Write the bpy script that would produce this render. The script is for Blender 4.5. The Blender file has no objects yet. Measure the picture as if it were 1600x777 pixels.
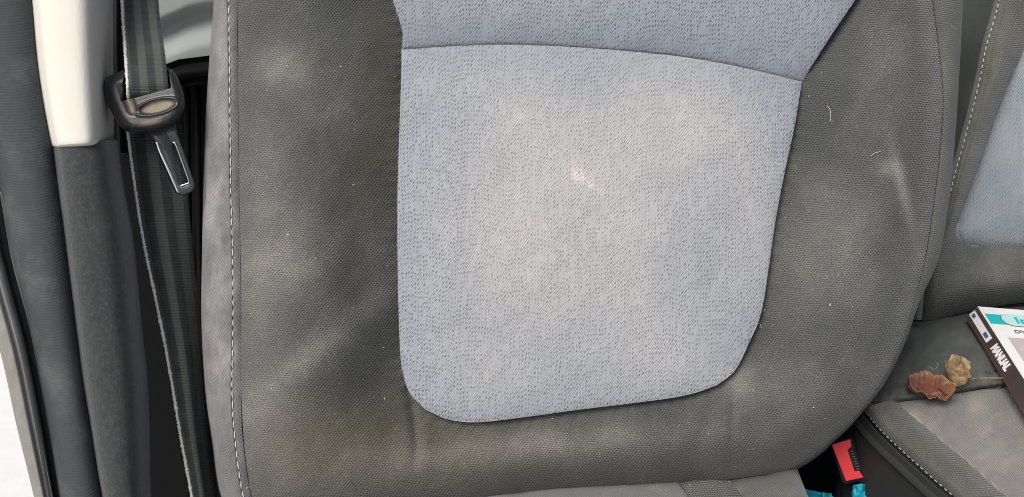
import bpy, math, random
import numpy as np
from mathutils import Vector, Matrix
R = math.radians
scene = bpy.context.scene
COL = scene.collection
random.seed(7)
rng = np.random.default_rng(7)

# ------------------------------------------------------------------ camera
PITCH = R(25)
CAM = np.array([0.0, 0.0, 1.25])
FWD = np.array([0.0, math.cos(PITCH), -math.sin(PITCH)])
UP = np.array([0.0, math.sin(PITCH), math.cos(PITCH)])
RT = np.array([1.0, 0.0, 0.0])
D0 = 0.62                       # metres from the lens to the driver's backrest
K = 0.684 / 1600 / D0           # metres per photo pixel at one metre
cd = bpy.data.cameras.new('camera')
cam = bpy.data.objects.new('camera', cd)
COL.objects.link(cam)
cam.location = CAM
cam.rotation_euler = (R(90) - PITCH, 0, 0)
cd.sensor_width = 36
cd.lens = 36 / (1600 * K)
cd.clip_start = 0.01
cd.clip_end = 400
scene.camera = cam
cd.dof.use_dof = False

# ------------------------------------------------------------------ world, sun, exposure
SUN_EL, SUN_AZ = R(50), R(-143)      # azimuth measured from +Y towards +X: light comes from the open door, left of the camera
w = bpy.data.worlds.new('World')
scene.world = w
w.use_nodes = True
nt = w.node_tree
sky = nt.nodes.new('ShaderNodeTexSky')
sky.sky_type = 'NISHITA'
sky.sun_disc = False
sky.sun_elevation = SUN_EL
sky.sun_rotation = SUN_AZ
sky.dust_density = 4.0
sky.air_density = 0.8
sky.ozone_density = 1.0
bg = nt.nodes['Background']
nt.links.new(sky.outputs[0], bg.inputs[0])
bg.inputs[1].default_value = 0.078
sd = bpy.data.lights.new('sun', 'SUN')
sun = bpy.data.objects.new('sun', sd)
COL.objects.link(sun)
sd.energy = 2.05
sd.angle = R(32)
sd.color = (1.0, 0.965, 0.87)
dirn = Vector((math.sin(SUN_AZ) * math.cos(SUN_EL), math.cos(SUN_AZ) * math.cos(SUN_EL), math.sin(SUN_EL)))
sun.rotation_euler = dirn.to_track_quat('Z', 'Y').to_euler()
scene.view_settings.view_transform = 'Standard'
scene.view_settings.look = 'None'
scene.view_settings.gamma = 1
scene.view_settings.exposure = 0.48
scene.cycles.max_bounces = 6
scene.cycles.pixel_filter_type = 'BLACKMAN_HARRIS'
scene.cycles.filter_width = 0.95

# ------------------------------------------------------------------ geometry helpers
def P(px, py, d):
    """world point on the real surface d metres away"""
    px = np.asarray(px, float); py = np.asarray(py, float); d = np.asarray(d, float)
    X = (px - 800) * K * d; Y = (388.5 - py) * K * d
    return CAM + X[..., None] * RT + Y[..., None] * UP + d[..., None] * FWD

def Dz(px, py, z):
    """distance at which the horizontal plane z is met"""
    return (z - CAM[2]) / ((388.5 - py) * K * UP[2] + FWD[2])

def Pz(px, py, z):
    return P(px, py, Dz(np.asarray(px, float), np.asarray(py, float), np.asarray(z, float)))

def cr(pts, n, closed=False):
    """Catmull-Rom through control rows (axis 0) -> n samples"""
    p = np.asarray(pts, float); m = len(p)
    t = np.linspace(0, m - 1, n); i = np.clip(np.floor(t).astype(int), 0, m - 2); f = t - i
    f = f.reshape((-1,) + (1,) * (p.ndim - 1))
    g = lambda j: p[np.clip(j, 0, m - 1)]
    p0 = np.where((i == 0).reshape(f.shape), 2 * g(i) - g(i + 1), g(i - 1))
    p3 = np.where((i == m - 2).reshape(f.shape), 2 * g(i + 1) - g(i), g(i + 2))
    p1, p2 = g(i), g(i + 1)
    return 0.5 * (2 * p1 + (p2 - p0) * f + (2 * p0 - 5 * p1 + 4 * p2 - p3) * f ** 2 + (3 * p1 - p0 - 3 * p2 + p3) * f ** 3)

def crl(pts, n):
    """same, evenly spaced by length"""
    a = cr(pts, 600); s = np.concatenate([[0], np.cumsum(np.linalg.norm(np.diff(a, axis=0), axis=1))])
    t = np.linspace(0, s[-1], n)
    return np.stack([np.interp(t, s, a[:, k]) for k in range(a.shape[1])], 1)

def fbm(x, y, scale, seed=0, oct=3):
    """smooth value noise on arrays"""
    r = np.random.default_rng(seed); out = 0; amp = 1; tot = 0
    for o in range(oct):
        G = r.uniform(-1, 1, (64, 64))
        u = x / scale * 2 ** o; v = y / scale * 2 ** o
        i = np.floor(u).astype(int); j = np.floor(v).astype(int); fu = u - i; fv = v - j
        fu = fu * fu * (3 - 2 * fu); fv = fv * fv * (3 - 2 * fv)
        q = lambda a, b: G[a % 64, b % 64]
        out = out + amp * ((q(i, j) * (1 - fu) + q(i + 1, j) * fu) * (1 - fv) + (q(i, j + 1) * (1 - fu) + q(i + 1, j + 1) * fu) * fv)
        tot += amp; amp *= .5
    return out / tot

def sstep(a, b, x):
    t = np.clip((x - a) / (b - a), 0, 1); return t * t * (3 - 2 * t)

def gauss(x, y, cx, cy, sx, sy, ang=0):
    c, s = math.cos(R(ang)), math.sin(R(ang)); dx = x - cx; dy = y - cy
    a = dx * c + dy * s; b = -dx * s + dy * c
    return np.exp(-(a / sx) ** 2 - (b / sy) ** 2)

ROOTM = {}
def link(o, parent=None):
    COL.objects.link(o)
    if parent is not None: o.parent = parent
    return o

def tag(o, label=None, cat=None, group=None, kind=None):
    for k, v in (('label', label), ('category', cat), ('group', group), ('kind', kind)):
        if v: o[k] = v
    return o

def thing(name, loc, label, cat, group=None):
    o = bpy.data.objects.new(name, None); o.empty_display_size = .05
    o.location = loc; COL.objects.link(o)
    return tag(o, label, cat, group)

def origin(o):
    p = np.zeros(3)
    while o is not None:
        p += np.array(o.location); o = o.parent
    return p

def mesh(name, verts, faces, mat, parent=None, uv=None, attrs=None, smooth=True):
    """verts are world points; the mesh is stored relative to its parent (or its own base)"""
    v = np.asarray(verts, float).reshape(-1, 3)
    off = origin(parent) if parent is not None else np.array([v[:, 0].mean(), v[:, 1].mean(), v[:, 2].min()])
    me = bpy.data.meshes.new(name)
    me.from_pydata([tuple(p) for p in (v - off)], [], [tuple(int(i) for i in f) for f in faces])
    if uv is not None:
        u = np.asarray(uv, float).reshape(-1, 2)
        l = me.uv_layers.new(name='UVMap')
        idx = np.zeros(len(me.loops), dtype=np.int32); me.loops.foreach_get('vertex_index', idx)
        l.data.foreach_set('uv', u[idx].ravel())
    for k, a in (attrs or {}).items():
        at = me.attributes.new(k, 'FLOAT', 'POINT'); at.data.foreach_set('value', np.asarray(a, float).ravel())
    me.materials.append(mat)
    if smooth: me.polygons.foreach_set('use_smooth', [True] * len(me.polygons))
    me.update()
    o = bpy.data.objects.new(name, me)
    if parent is None: o.location = off
    return link(o, parent)

def gfaces(m, n, closed=False, flip=False, base=0):
    f = []
    for i in range(m - 1):
        for j in range(n if closed else n - 1):
            a = base + i * n + j; b = base + i * n + (j + 1) % n; c = base + (i + 1) * n + (j + 1) % n; e = base + (i + 1) * n + j
            f.append((a, b, c, e) if not flip else (a, e, c, b))
    return f

def sheet(name, W, mat, parent=None, uv=None, attrs=None, thick=0.0):
    """grid of world points (m,n,3); thick gives it a real back face and edges"""
    m, n = W.shape[:2]
    f = gfaces(m, n)
    V = W.reshape(-1, 3)
    UV = None if uv is None else uv.reshape(-1, 2)
    if thick:
        du = np.gradient(W, axis=0); dv = np.gradient(W, axis=1)
        N = np.cross(du, dv); N /= np.linalg.norm(N, axis=2, keepdims=True) + 1e-12
        if (N * (W - CAM)).sum() < 0: N = -N
        B = (W + N * thick).reshape(-1, 3)
        k = m * n
        f += [(a + k, d + k, c + k, b + k) for a, b, c, d in f]
        ring = [j for j in range(n)] + [i * n + n - 1 for i in range(1, m)] + [(m - 1) * n + j for j in range(n - 2, -1, -1)] + [i * n for i in range(m - 2, 0, -1)]
        for a, b in zip(ring, ring[1:] + ring[:1]): f.append((a, a + k, b + k, b))
        V = np.concatenate([V, B])
        if UV is not None: UV = np.concatenate([UV, UV])
        if attrs: attrs = {q: np.concatenate([np.ravel(a), np.ravel(a)]) for q, a in attrs.items()}
    return mesh(name, V, f, mat, parent, UV, attrs)

def arc_uv(W, scale=1 / (K * D0)):
    """uv in photo-pixel sized units measured along the cloth"""
    a = np.cumsum(np.concatenate([np.zeros((W.shape[0], 1)), np.linalg.norm(np.diff(W, axis=1), axis=2)], 1), 1)
    b = np.cumsum(np.concatenate([np.zeros((1, W.shape[1])), np.linalg.norm(np.diff(W, axis=0), axis=2)], 0), 0)
    return np.stack([a * scale, np.broadcast_to(b.mean(1, keepdims=True), b.shape) * scale], 2)

def tubes(paths, rad, seg=6, caps=True):
    """many tubes merged (used for the stitches of one seam, or one stem)"""
    V = []; F = []; base = 0
    for p in paths:
        p = np.asarray(p, float); m = len(p)
        T = np.gradient(p, axis=0); T /= np.linalg.norm(T, axis=1, keepdims=True) + 1e-12
        A = np.cross(T, FWD); A /= np.linalg.norm(A, axis=1, keepdims=True) + 1e-12
        B = np.cross(T, A)
        r = np.broadcast_to(np.asarray(rad if not callable(rad) else rad(m), float), (m,))
        ang = np.linspace(0, 2 * math.pi, seg, endpoint=False)
        ringv = p[:, None] + r[:, None, None] * (np.cos(ang)[None, :, None] * A[:, None] + np.sin(ang)[None, :, None] * B[:, None])
        V.append(ringv.reshape(-1, 3)); F += gfaces(m, seg, True, base=base)
        if caps:
            F.append(tuple(base + k for k in range(seg))[::-1]); F.append(tuple(base + (m - 1) * seg + k for k in range(seg)))
        base += m * seg
    return np.concatenate(V), F

def stitches(name, path, mat, parent, step=.0042, fill=.62, rad=.00045, lift=.0006, jitter=.12):
    s = np.concatenate([[0], np.cumsum(np.linalg.norm(np.diff(path, axis=0), axis=1))])
    out = []; t = 0.0
    at = lambda q: np.array([np.interp(q, s, path[:, k]) for k in range(3)])
    while t + step < s[-1]:
        L = step * fill * (1 + random.uniform(-jitter, jitter))
        q = [at(t + L * u) - FWD * (lift * math.sin(math.pi * u) - .0002) for u in np.linspace(0, 1, 5)]
        sl = RT * random.uniform(-.0001, .0001)
        q = [a + sl * (i - 2) for i, a in enumerate(q)]
        out.append(q); t += step
    V, F = tubes(out, lambda m: rad * np.array([.5, 1, 1.1, 1, .5]))
    return mesh(name, V, F, mat, parent)

def prism(name, poly, d, depth, mat, parent=None, bevel=.0015, holes=None, dtilt=None, taper=0.0, round_=0):
    """outline polygon given by photo pixels at distance d, pushed away from the lens by depth, front rim bevelled"""
    poly = np.asarray(poly, float)
    if round_: 
        q = []
        n = len(poly)
        for i in range(n):
            a, b, c = poly[i - 1], poly[i], poly[(i + 1) % n]
            la = min(round_, .45 * np.linalg.norm(a - b)); lc = min(round_, .45 * np.linalg.norm(c - b))
            p = b + (a - b) / np.linalg.norm(a - b) * la; r = b + (c - b) / np.linalg.norm(c - b) * lc
            for t in np.linspace(0, 1, 5): q.append((1 - t) ** 2 * p + 2 * t * (1 - t) * b + t * t * r)
        poly = np.array(q)
    n = len(poly); c = poly.mean(0)
    dd = np.full(n, d) if dtilt is None else d + dtilt[0] * (poly[:, 0] - c[0]) + dtilt[1] * (poly[:, 1] - c[1])
    nx = np.roll(poly, -1, 0) - np.roll(poly, 1, 0); nrm = np.stack([nx[:, 1], -nx[:, 0]], 1); nrm /= np.linalg.norm(nrm, axis=1, keepdims=True) + 1e-9
    area = 0.5 * np.sum(poly[:, 0] * np.roll(poly[:, 1], -1) - np.roll(poly[:, 0], -1) * poly[:, 1])
    if area < 0: nrm = -nrm
    bp = bevel / (K * d)
    rings = []
    for ins, z in ((1.0, 0), (.55, .12), (.2, .45), (0, 1.0)):
        rings.append(P(*(poly - nrm * bp * ins).T, dd + bevel * z))
    rings.append(P(*(poly + nrm * taper).T, dd + depth))
    V = np.concatenate(rings); F = gfaces(5, n, True)
    F.append(tuple(range(n))[::-1]); F.append(tuple(4 * n + k for k in range(n)))
    o = mesh(name, V, F, mat, parent, smooth=False)
    for p in o.data.polygons:
        if len(p.vertices) == 4: p.use_smooth = True
    return o

# ------------------------------------------------------------------ material helpers
class E:
    def __init__(s, m, k): s.m = m; s.k = k
    def _o(s, op, o=None, o2=None):
        n = s.m.nodes.new('ShaderNodeMath'); n.operation = op
        for i, v in enumerate((s, o, o2)):
            if v is None: continue
            if isinstance(v, E): s.m.links.new(v.k, n.inputs[i])
            else: n.inputs[i].default_value = v
        return E(s.m, n.outputs[0])
    def __add__(s, o): return s._o('ADD', o)
    def __radd__(s, o): return s._o('ADD', o)
    def __sub__(s, o): return s._o('SUBTRACT', o)
    def __rsub__(s, o): return (s * -1.0) + o
    def __mul__(s, o): return s._o('MULTIPLY', o)
    def __rmul__(s, o): return s._o('MULTIPLY', o)
    def __truediv__(s, o): return s._o('DIVIDE', o)
    def sin(s): return s._o('SINE')
    def floor(s): return s._o('FLOOR')
    def fract(s): return s._o('FRACT')
    def abs(s): return s._o('ABSOLUTE')
    def pow(s, o): return s._o('POWER', o)
    def max(s, o): return s._o('MAXIMUM', o)
    def min(s, o): return s._o('MINIMUM', o)
    def ss(s, a, b):
        n = s.m.nodes.new('ShaderNodeMapRange'); n.interpolation_type = 'SMOOTHSTEP'
        s.m.links.new(s.k, n.inputs[0]); n.inputs[1].default_value = a; n.inputs[2].default_value = b
        return E(s.m, n.outputs[0])

class M:
    """one procedural material"""
    def __init__(s, name, rough=.9, spec=.3, sheen=0, metal=0, coat=0):
        s.mat = bpy.data.materials.new(name); s.mat.use_nodes = True
        s.t = s.mat.node_tree; s.b = s.t.nodes['Principled BSDF']
        s.b.inputs['Roughness'].default_value = rough
        s.b.inputs['Specular IOR Level'].default_value = spec
        s.b.inputs['Metallic'].default_value = metal
        s.b.inputs['Coat Weight'].default_value = coat
        if sheen:
            s.b.inputs['Sheen Weight'].default_value = sheen; s.b.inputs['Sheen Roughness'].default_value = .45
    def obj(s):
        return s.t.nodes.new('ShaderNodeTexCoord').outputs['Object']
    def uv(s):
        n = s.t.nodes.new('ShaderNodeTexCoord'); sp = s.t.nodes.new('ShaderNodeSeparateXYZ')
        s.t.links.new(n.outputs['UV'], sp.inputs[0]); s.uvs = n.outputs['UV']
        return E(s.t, sp.outputs[0]), E(s.t, sp.outputs[1])
    def vec(s, x, y, z=0.0):
        c = s.t.nodes.new('ShaderNodeCombineXYZ')
        for i, v in enumerate((x, y, z)):
            if isinstance(v, E): s.t.links.new(v.k, c.inputs[i])
            else: c.inputs[i].default_value = v
        return c.outputs[0]
    def noise(s, vec, scale, detail=3, rough=.55, dist=0):
        n = s.t.nodes.new('ShaderNodeTexNoise'); n.inputs['Scale'].default_value = scale
        n.inputs['Detail'].default_value = detail; n.inputs['Roughness'].default_value = rough; n.inputs['Distortion'].default_value = dist
        s.t.links.new(vec, n.inputs['Vector']); return E(s.t, n.outputs[0])
    def white(s, vec):
        n = s.t.nodes.new('ShaderNodeTexWhiteNoise'); n.noise_dimensions = '3D'
        s.t.links.new(vec, n.inputs['Vector']); return E(s.t, n.outputs['Value'])
    def attr(s, name):
        n = s.t.nodes.new('ShaderNodeAttribute'); n.attribute_name = name; return E(s.t, n.outputs['Fac'])
    def rgb(s, c):
        n = s.t.nodes.new('ShaderNodeRGB'); n.outputs[0].default_value = (*c, 1); return n.outputs[0]
    def mix(s, f, a, b, mode='MIX'):
        n = s.t.nodes.new('ShaderNodeMix'); n.data_type = 'RGBA'; n.blend_type = mode; n.clamp_factor = True
        if isinstance(f, E): s.t.links.new(f.k, n.inputs[0])
        else: n.inputs[0].default_value = f
        for i, v in ((6, a), (7, b)):
            if isinstance(v, tuple): n.inputs[i].default_value = (*v, 1)
            else: s.t.links.new(v, n.inputs[i])
        return n.outputs[2]
    def gain(s, c, f):
        """colour times a scalar"""
        n = s.t.nodes.new('ShaderNodeVectorMath'); n.operation = 'SCALE'
        if isinstance(c, tuple): n.inputs[0].default_value = c
        else: s.t.links.new(c, n.inputs[0])
        s.t.links.new(f.k, n.inputs[3]); return n.outputs[0]
    def color(s, c): 
        if isinstance(c, tuple): s.b.inputs['Base Color'].default_value = (*c, 1)
        else: s.t.links.new(c, s.b.inputs['Base Color'])
        return s
    def bump(s, h, dist, strength=1.0):
        n = s.t.nodes.new('ShaderNodeBump'); n.inputs['Distance'].default_value = dist; n.inputs['Strength'].default_value = strength
        s.t.links.new(h.k, n.inputs['Height']); s.t.links.new(n.outputs[0], s.b.inputs['Normal']); return s

TAU = 2 * math.pi
def dark_fabric(name, px=5.2, py=3.5, base=(.070, .074, .072), dustc=(.25, .243, .225), olive=(.084, .078, .056), contrast=1.15, mean=1.0):
    m = M(name, rough=.95, spec=.15, sheen=.25)
    u, v = m.uv()
    wob = m.noise(m.uvs, .02, 2) * 8.0
    uu = u + wob; vv = v + wob * .6
    a = ((uu * (1 / px) - vv * (.6 / py)) * TAU).sin()
    b = ((vv * (1 / py) + uu * .02) * TAU).sin()
    fine = m.noise(m.uvs, .33, 2)
    big = m.noise(m.uvs, .012, 4, .6)
    mid = m.noise(m.uvs, .06, 3, .65)
    th = a * .55 + b * .45
    h = th * .42 + (fine - .5) * 1.1
    dust_shade = m.attr('dust_shade'); soil = m.attr('soil')
    dn = (dust_shade * (mid * 1.1 + .5)) + (big - .52) * .35
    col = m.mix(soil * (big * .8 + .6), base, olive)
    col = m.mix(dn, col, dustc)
    # colour follows thread height: raised threads paler, gaps darker
    g = (h * contrast + 1.0) * mean
    sp = m.white(m.vec((u * .5).floor(), (v * .5).floor())).ss(.994, .999) * .9
    col = m.gain(col, g + sp)
    m.color(col); m.bump(th + fine * .8, .0005, .8)
    return m.mat

def twill_fabric(name, base=(.105, .104, .108), dustc=(.32, .315, .32), p=4.6, contrast=.42):
    m = M(name, rough=.95, spec=.15, sheen=.25)
    u, v = m.uv()
    wob = m.noise(m.uvs, .03, 2) * 6.0
    a = ((u * (.75 / p) + v * (.66 / p) + wob * .1) * TAU).sin()
    fine = m.noise(m.uvs, .4, 2); mid = m.noise(m.uvs, .045, 4, .65)
    dust_shade = m.attr('dust_shade')
    col = m.mix(dust_shade * (mid * 1.2 + .3) + (mid - .5) * .5, base, dustc)
    col = m.gain(col, (a * .6 + (fine - .5) * .8) * contrast + 1.0)
    m.color(col); m.bump(a + fine, .0004, .5)
    return m.mat

def insert_fabric(name, base=(.256, .284, .330), dustc=(.41, .405, .408), cell=(4.8, 7.2), tick=.62, dens=.60):
    m = M(name, rough=.92, spec=.15, sheen=.2)
    u, v = m.uv()
    wob = m.noise(m.uvs, .012, 2) * 14.0
    uu = u + wob
    cx = (uu * (1 / cell[0])).floor()
    off = m.white(m.vec((cx * .5).floor(), 3.0)) * .9 + (cx * .5).fract() * .3
    vy = v * (1 / cell[1]) + off + ((cx * .31).sin() * .4)
    cy = vy.floor()
    cl = m.noise(m.vec(cx * .55, cy * .33), .9, 1)
    rnd = m.white(m.vec(cx, cy))
    on = (cl * 1.3 + rnd * .35).ss(1.25 - dens, 1.33 - dens)
    fx = (uu * (1 / cell[0])).fract() - .5; fy = vy.fract() - .5
    j1 = m.white(m.vec(cx, cy, 7.0)); j2 = m.white(m.vec(cx, cy, 9.0))
    fx = fx + (j1 - .5) * .22; fy = fy + (j2 - .5) * .2
    dx = (fx * 4.8 - fy * 3.4); dy = fy * 7.0
    r = (dx * dx * 1.5 + dy * dy * .40).pow(.5)
    mark = (1.0 - r.ss(.5, 1.9)) * on * (j2 * .7 + .55)
    tw = ((u + v * -.8) * (TAU / 4.0)).sin()
    fine = m.noise(m.uvs, .45, 2)
    big = m.noise(m.uvs, .008, 4, .6); mid = m.noise(m.uvs, .05, 4, .65)
    dust_shade = m.attr('dust_shade')
    dn = dust_shade * (mid * .4 + .8) + (big - .5) * .22 + (mid - .5) * .12
    col = m.mix(dn, base, dustc)
    scuff = m.attr('scuff')
    col = m.mix(scuff * (m.noise(m.uvs, .16, 3, .7).ss(.38, .62)), col, (.66, .585, .57))
    fade = 1.0 - dust_shade * .35
    col = m.gain(col, (1.0 - mark * tick * fade) * (1.0 + tw * .12 + (fine - .5) * .55 + (m.noise(m.vec(u * .25, v * .02), 1.0, 2) - .5) * .22))
    m.color(col); m.bump(tw * .4 + fine * .7 - mark, .0004, .5)
    return m.mat

def plain(name, col, rough=.6, spec=.4, nscale=200, namp=.2, bscale=None, bump=.0003, metal=0, big=3.0, bigamp=.15, sheen=0, coat=0):
    m = M(name, rough, spec, sheen, metal, coat)
    o = m.obj()
    n = m.noise(o, nscale, 4, .6); g = m.noise(o, big * 8, 4, .6)
    m.color(m.gain(col, (n - .5) * namp + (g - .5) * bigamp + 1.0))
    m.bump(m.noise(o, bscale or nscale, 3, .6), bump, .7)
    return m.mat

MAT = {}
MAT['dark'] = dark_fabric('charcoal_knit')
MAT['dark_far'] = dark_fabric('charcoal_knit_far', 4.4, 3.0, base=(.074, .080, .074), olive=(.096, .100, .076), contrast=.32)
MAT['insert'] = insert_fabric('blue_grey_weave')
MAT['insert_far'] = insert_fabric('blue_grey_weave_far', base=(.222, .256, .292), dustc=(.32, .345, .365), tick=.3)
MAT['twill'] = twill_fabric('grey_twill')
MAT['vinyl'] = plain('worn_vinyl', (.098, .105, .10), .75, .3, 260, .35, 500, .0003, big=4, bigamp=.6)
MAT['vinyl_black'] = plain('black_vinyl', (.028, .030, .031), .7, .3, 260, .3, 500, .0003)
MAT['cush_insert'] = twill_fabric('cushion_weave', base=(.19, .187, .19), dustc=(.34, .31, .27), p=3.0, contrast=.18)
MAT['cush_dark'] = twill_fabric('cushion_weave_dark', base=(.125, .125, .12), dustc=(.30, .28, .25), p=3.0, contrast=.25)
MAT['thread'] = plain('pale_thread', (.62, .61, .58), .8, .3, 900, .3)
MAT['seam'] = plain('seam_piping', (.055, .056, .055), .9, .2, 900, .3)
MAT['cream'] = plain('cream_trim_plastic', (.64, .62, .565), .8, .15, 90, .03, 420, .00035, big=2, bigamp=.08)
MAT['shell'] = plain('seat_shell_plastic', (.03, .031, .033), .7, .3)
MAT['void'] = plain('shade_dark_lining', (.006, .0065, .007), .8, .08, 300, .5)  # dark trim blackened further to stand in for shade inside the cabin
MAT['black'] = plain('black_plastic', (.016, .017, .019), .55, .25, 300, .3, 500, .0001)
MAT['floor'] = plain('shaded_dark_carpet', (.006, .0065, .007), .95, .05, 500, .6, 700, .001)  # carpet colour pushed near black, cabin shade painted in
MAT['ground'] = plain('bright_concrete', (.80, .80, .79), .9, .2, 40, .06)
MAT['greypanel'] = plain('pale_grey_cabin_panel', (.27, .30, .295), .7, .3, 300, .06, 600, .0002, bigamp=.12)
MAT['metal'] = plain('worn_steel', (.62, .63, .65), .28, .5, 300, .15, 300, .00005, metal=1)
MAT['red'] = plain('red_button_plastic', (.78, .055, .062), .42, .4, 120, .1, 300, .00004)
MAT['bluebag'] = plain('bright_blue_plastic', (.012, .36, .50), .45, .5, 60, .25, 120, .0004)
MAT['lint'] = plain('pale_lint', (.46, .45, .42), .9, .2)
MAT['white_paper'] = plain('white_gloss_card', (.88, .87, .86), .25, .5, 60, .04, coat=.3)
MAT['teal'] = plain('teal_print', (.0, .50, .52), .3, .5, 60, .05)
MAT['pale_teal'] = plain('pale_teal_print', (.50, .78, .78), .3, .5, 60, .05)
MAT['spine_black'] = plain('brown_black_print', (.075, .055, .055), .25, .5, 60, .3, coat=.5)
MAT['ink'] = plain('dark_ink', (.16, .17, .17), .5, .3)
MAT['ink_blue'] = plain('blue_ink', (.07, .13, .3), .5, .3)
MAT['picture'] = plain('grey_print', (.55, .50, .50), .3, .5, 30, .6)

# slate door seal: fine crosswise ribs
m = M('slate_door_seal', .85, .2)
o = m.obj(); sp = m.t.nodes.new('ShaderNodeSeparateXYZ'); m.t.links.new(o, sp.inputs[0])
z = E(m.t, sp.outputs[2]); n1 = m.noise(o, 25, 4, .6); n2 = m.noise(o, 400, 3)
rib = ((z + n1 * .004) * (TAU / .0017)).sin()
m.color(m.gain(m.mix(n1.ss(.45, .7), (.054, .063, .068), (.088, .098, .098)), 1.0 + rib * .06 + (n2 - .5) * .25)); m.bump(rib * .4 + n2, .0003, .5)
MAT['slate'] = m.mat
m = M('grey_rubber_lip', .8, .2)
o = m.obj(); n1 = m.noise(o, 60, 4, .7); n2 = m.noise(o, 700, 2)
m.color(m.gain((.22, .215, .20), .6 + n1 * .8 + (n2 - .5) * .3)); m.bump(n2, .0002, .5)
MAT['lip'] = m.mat
# napped felt of the lower pillar trim
m = M('napped_felt_trim', .95, .15, .4)
o = m.obj(); n1 = m.noise(o, 380, 4, .7); n2 = m.noise(o, 22, 4, .65); n3 = m.noise(o, 900, 2)
m.color(m.gain(m.mix(n1.ss(.40, .78) * (n2 * .5 + .25), (.038, .042, .044), (.095, .10, .097)), .75 + n3 * .5)); m.bump(n1 + n3 * .5, .0009, .7)
MAT['felt'] = m.mat
# webbing with lengthwise stripes
m = M('striped_webbing', .8, .3, .15)
u, v = m.uv()
st = ((u * 2.5 + .25) * TAU).sin().ss(-.25, .25)
rib = (v * (TAU / 2.6)).sin(); n1 = m.noise(m.vec(u * 60.0, v), .35, 3); n2 = m.noise(m.vec(u * 50.0, v), .03, 4)
c = m.mix(st, (.030, .035, .036), (.075, .084, .079))
c = m.mix((n2.ss(.45, .75)) * .12, c, (.20, .19, .15))
m.color(m.gain(c, 1.0 + rib * .10 + (n1 - .5) * .4)); m.bump(rib + n1 + st * .6, .0004, .6)
MAT['web'] = m.mat
MAT['webedge'] = plain('frayed_webbing_edge', (.78, .77, .70), .9, .2, 900, .4, 900, .0006, big=8, bigamp=.6)
# dusty moulded plastic of the latch
m = M('dusty_black_plastic', .38, .5)
o = m.obj(); n1 = m.noise(o, 45, 5, .7); n2 = m.noise(o, 300, 3); d_ = m.attr('dust_shade')
f = (d_ * (n1 * 1.6 + .2)) + (n1 - .62) * .8
m.color(m.gain(m.mix(f, (.030, .031, .034), (.30, .265, .19)), .8 + n2 * .4))
rr = f.max(0.0).min(1.0) * .5 + .33; m.t.links.new(rr.k, m.b.inputs['Roughness']); m.bump(n2 + n1, .00025, .5)
MAT['latch'] = m.mat
m = M('dry_red_leaf', .7, .3)
o = m.obj(); n1 = m.noise(o, 160, 5, .7); n2 = m.noise(o, 60, 3)
m.color(m.mix(n1.ss(.5, .75), m.mix(n2, (.085, .028, .018), (.22, .075, .045)), (.42, .27, .16))); m.bump(n1, .001, .8)
m.color(m.mix(m.attr('rim') * .4, m.b.inputs['Base Color'].links[0].from_socket, (.42, .27, .16)))
m.b.inputs['Subsurface Weight'].default_value = 0
MAT['leaf_red'] = m.mat
m = M('dry_tan_leaf', .7, .3)
o = m.obj(); n1 = m.noise(o, 160, 5, .7)
m.color(m.mix(n1.ss(.35, .7), (.20, .12, .06), (.46, .34, .20))); m.bump(n1, .001, .8)
MAT['leaf_tan'] = m.mat

# ------------------------------------------------------------------ the setting: ground outside the door and the cabin floor
ZG = CAM[2] - 1.35
g = mesh('ground', [(-60, -60, ZG), (60, -60, ZG), (60, 60, ZG), (-60, 60, ZG)], [(0, 1, 2, 3)], MAT['ground'], smooth=False)
tag(g, kind='structure')
ZF = CAM[2] - .78
pl = P(150, 777, .75)
fx0 = float(P(170, 600, .95)[0])
fl = mesh('floor', [(fx0, -.25, ZF), (1.6, -.25, ZF), (1.6, 1.5, ZF), (fx0, 1.5, ZF), (fx0, -.25, ZF - .12), (1.6, -.25, ZF - .12), (1.6, 1.5, ZF - .12), (fx0, 1.5, ZF - .12)],
          [(0, 1, 2, 3), (4, 7, 6, 5), (0, 4, 5, 1), (1, 5, 6, 2), (2, 6, 7, 3), (3, 7, 4, 0)], MAT['floor'], smooth=False)
tag(fl, kind='structure')

# ------------------------------------------------------------------ cabin trim behind the seats
yw = 1.02
def on_wall(px, py, extra=0.0):
    """point of the upright plane y = yw"""
    d = (yw + extra) / (((388.5 - py) * K) * UP[1] + FWD[1])
    return P(px, py, d)
rt = thing('rear_cabin_trim', on_wall(300, 700), 'pale grey and shade-darkened cabin wall lining glimpsed between the belt and the big seat', 'cabin trim')
U = np.linspace(100, 1900, 260); V_ = np.linspace(-420, 130, 120)
uu, vv = np.meshgrid(U, V_)
bot = np.interp(uu, [100, 235, 262, 285, 330, 500, 1900], [140, 122, 111, 103, 97, 92, 92])
vv2 = -420 + (vv + 420) / 550 * (bot + 420)
cren = np.interp(uu, [100, 225, 262, 300, 332, 500, 1900], [80, 52, 34, 18, 12, 10, 10])
step = .022 * sstep(-12, 10, vv2 - cren) - .024 * sstep(12, 60, vv2 - cren)
sheet('upper_panel', on_wall(uu, vv2, step), MAT['greypanel'], rt, thick=.012)
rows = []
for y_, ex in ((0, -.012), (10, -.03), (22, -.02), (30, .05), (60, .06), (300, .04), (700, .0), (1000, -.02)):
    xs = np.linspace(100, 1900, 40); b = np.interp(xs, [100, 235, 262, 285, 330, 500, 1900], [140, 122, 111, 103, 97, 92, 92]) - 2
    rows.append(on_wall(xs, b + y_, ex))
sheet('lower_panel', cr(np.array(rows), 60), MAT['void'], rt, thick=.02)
for i, x in enumerate((292, 308)):
    pts = [on_wall(x + 8 * t, 135 + 560 * t, .03) for t in np.linspace(0, 1, 12)]
    Vv, Ff = tubes(pts and [pts], .004); mesh('rib', Vv, Ff, MAT['void'], rt)

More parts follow.
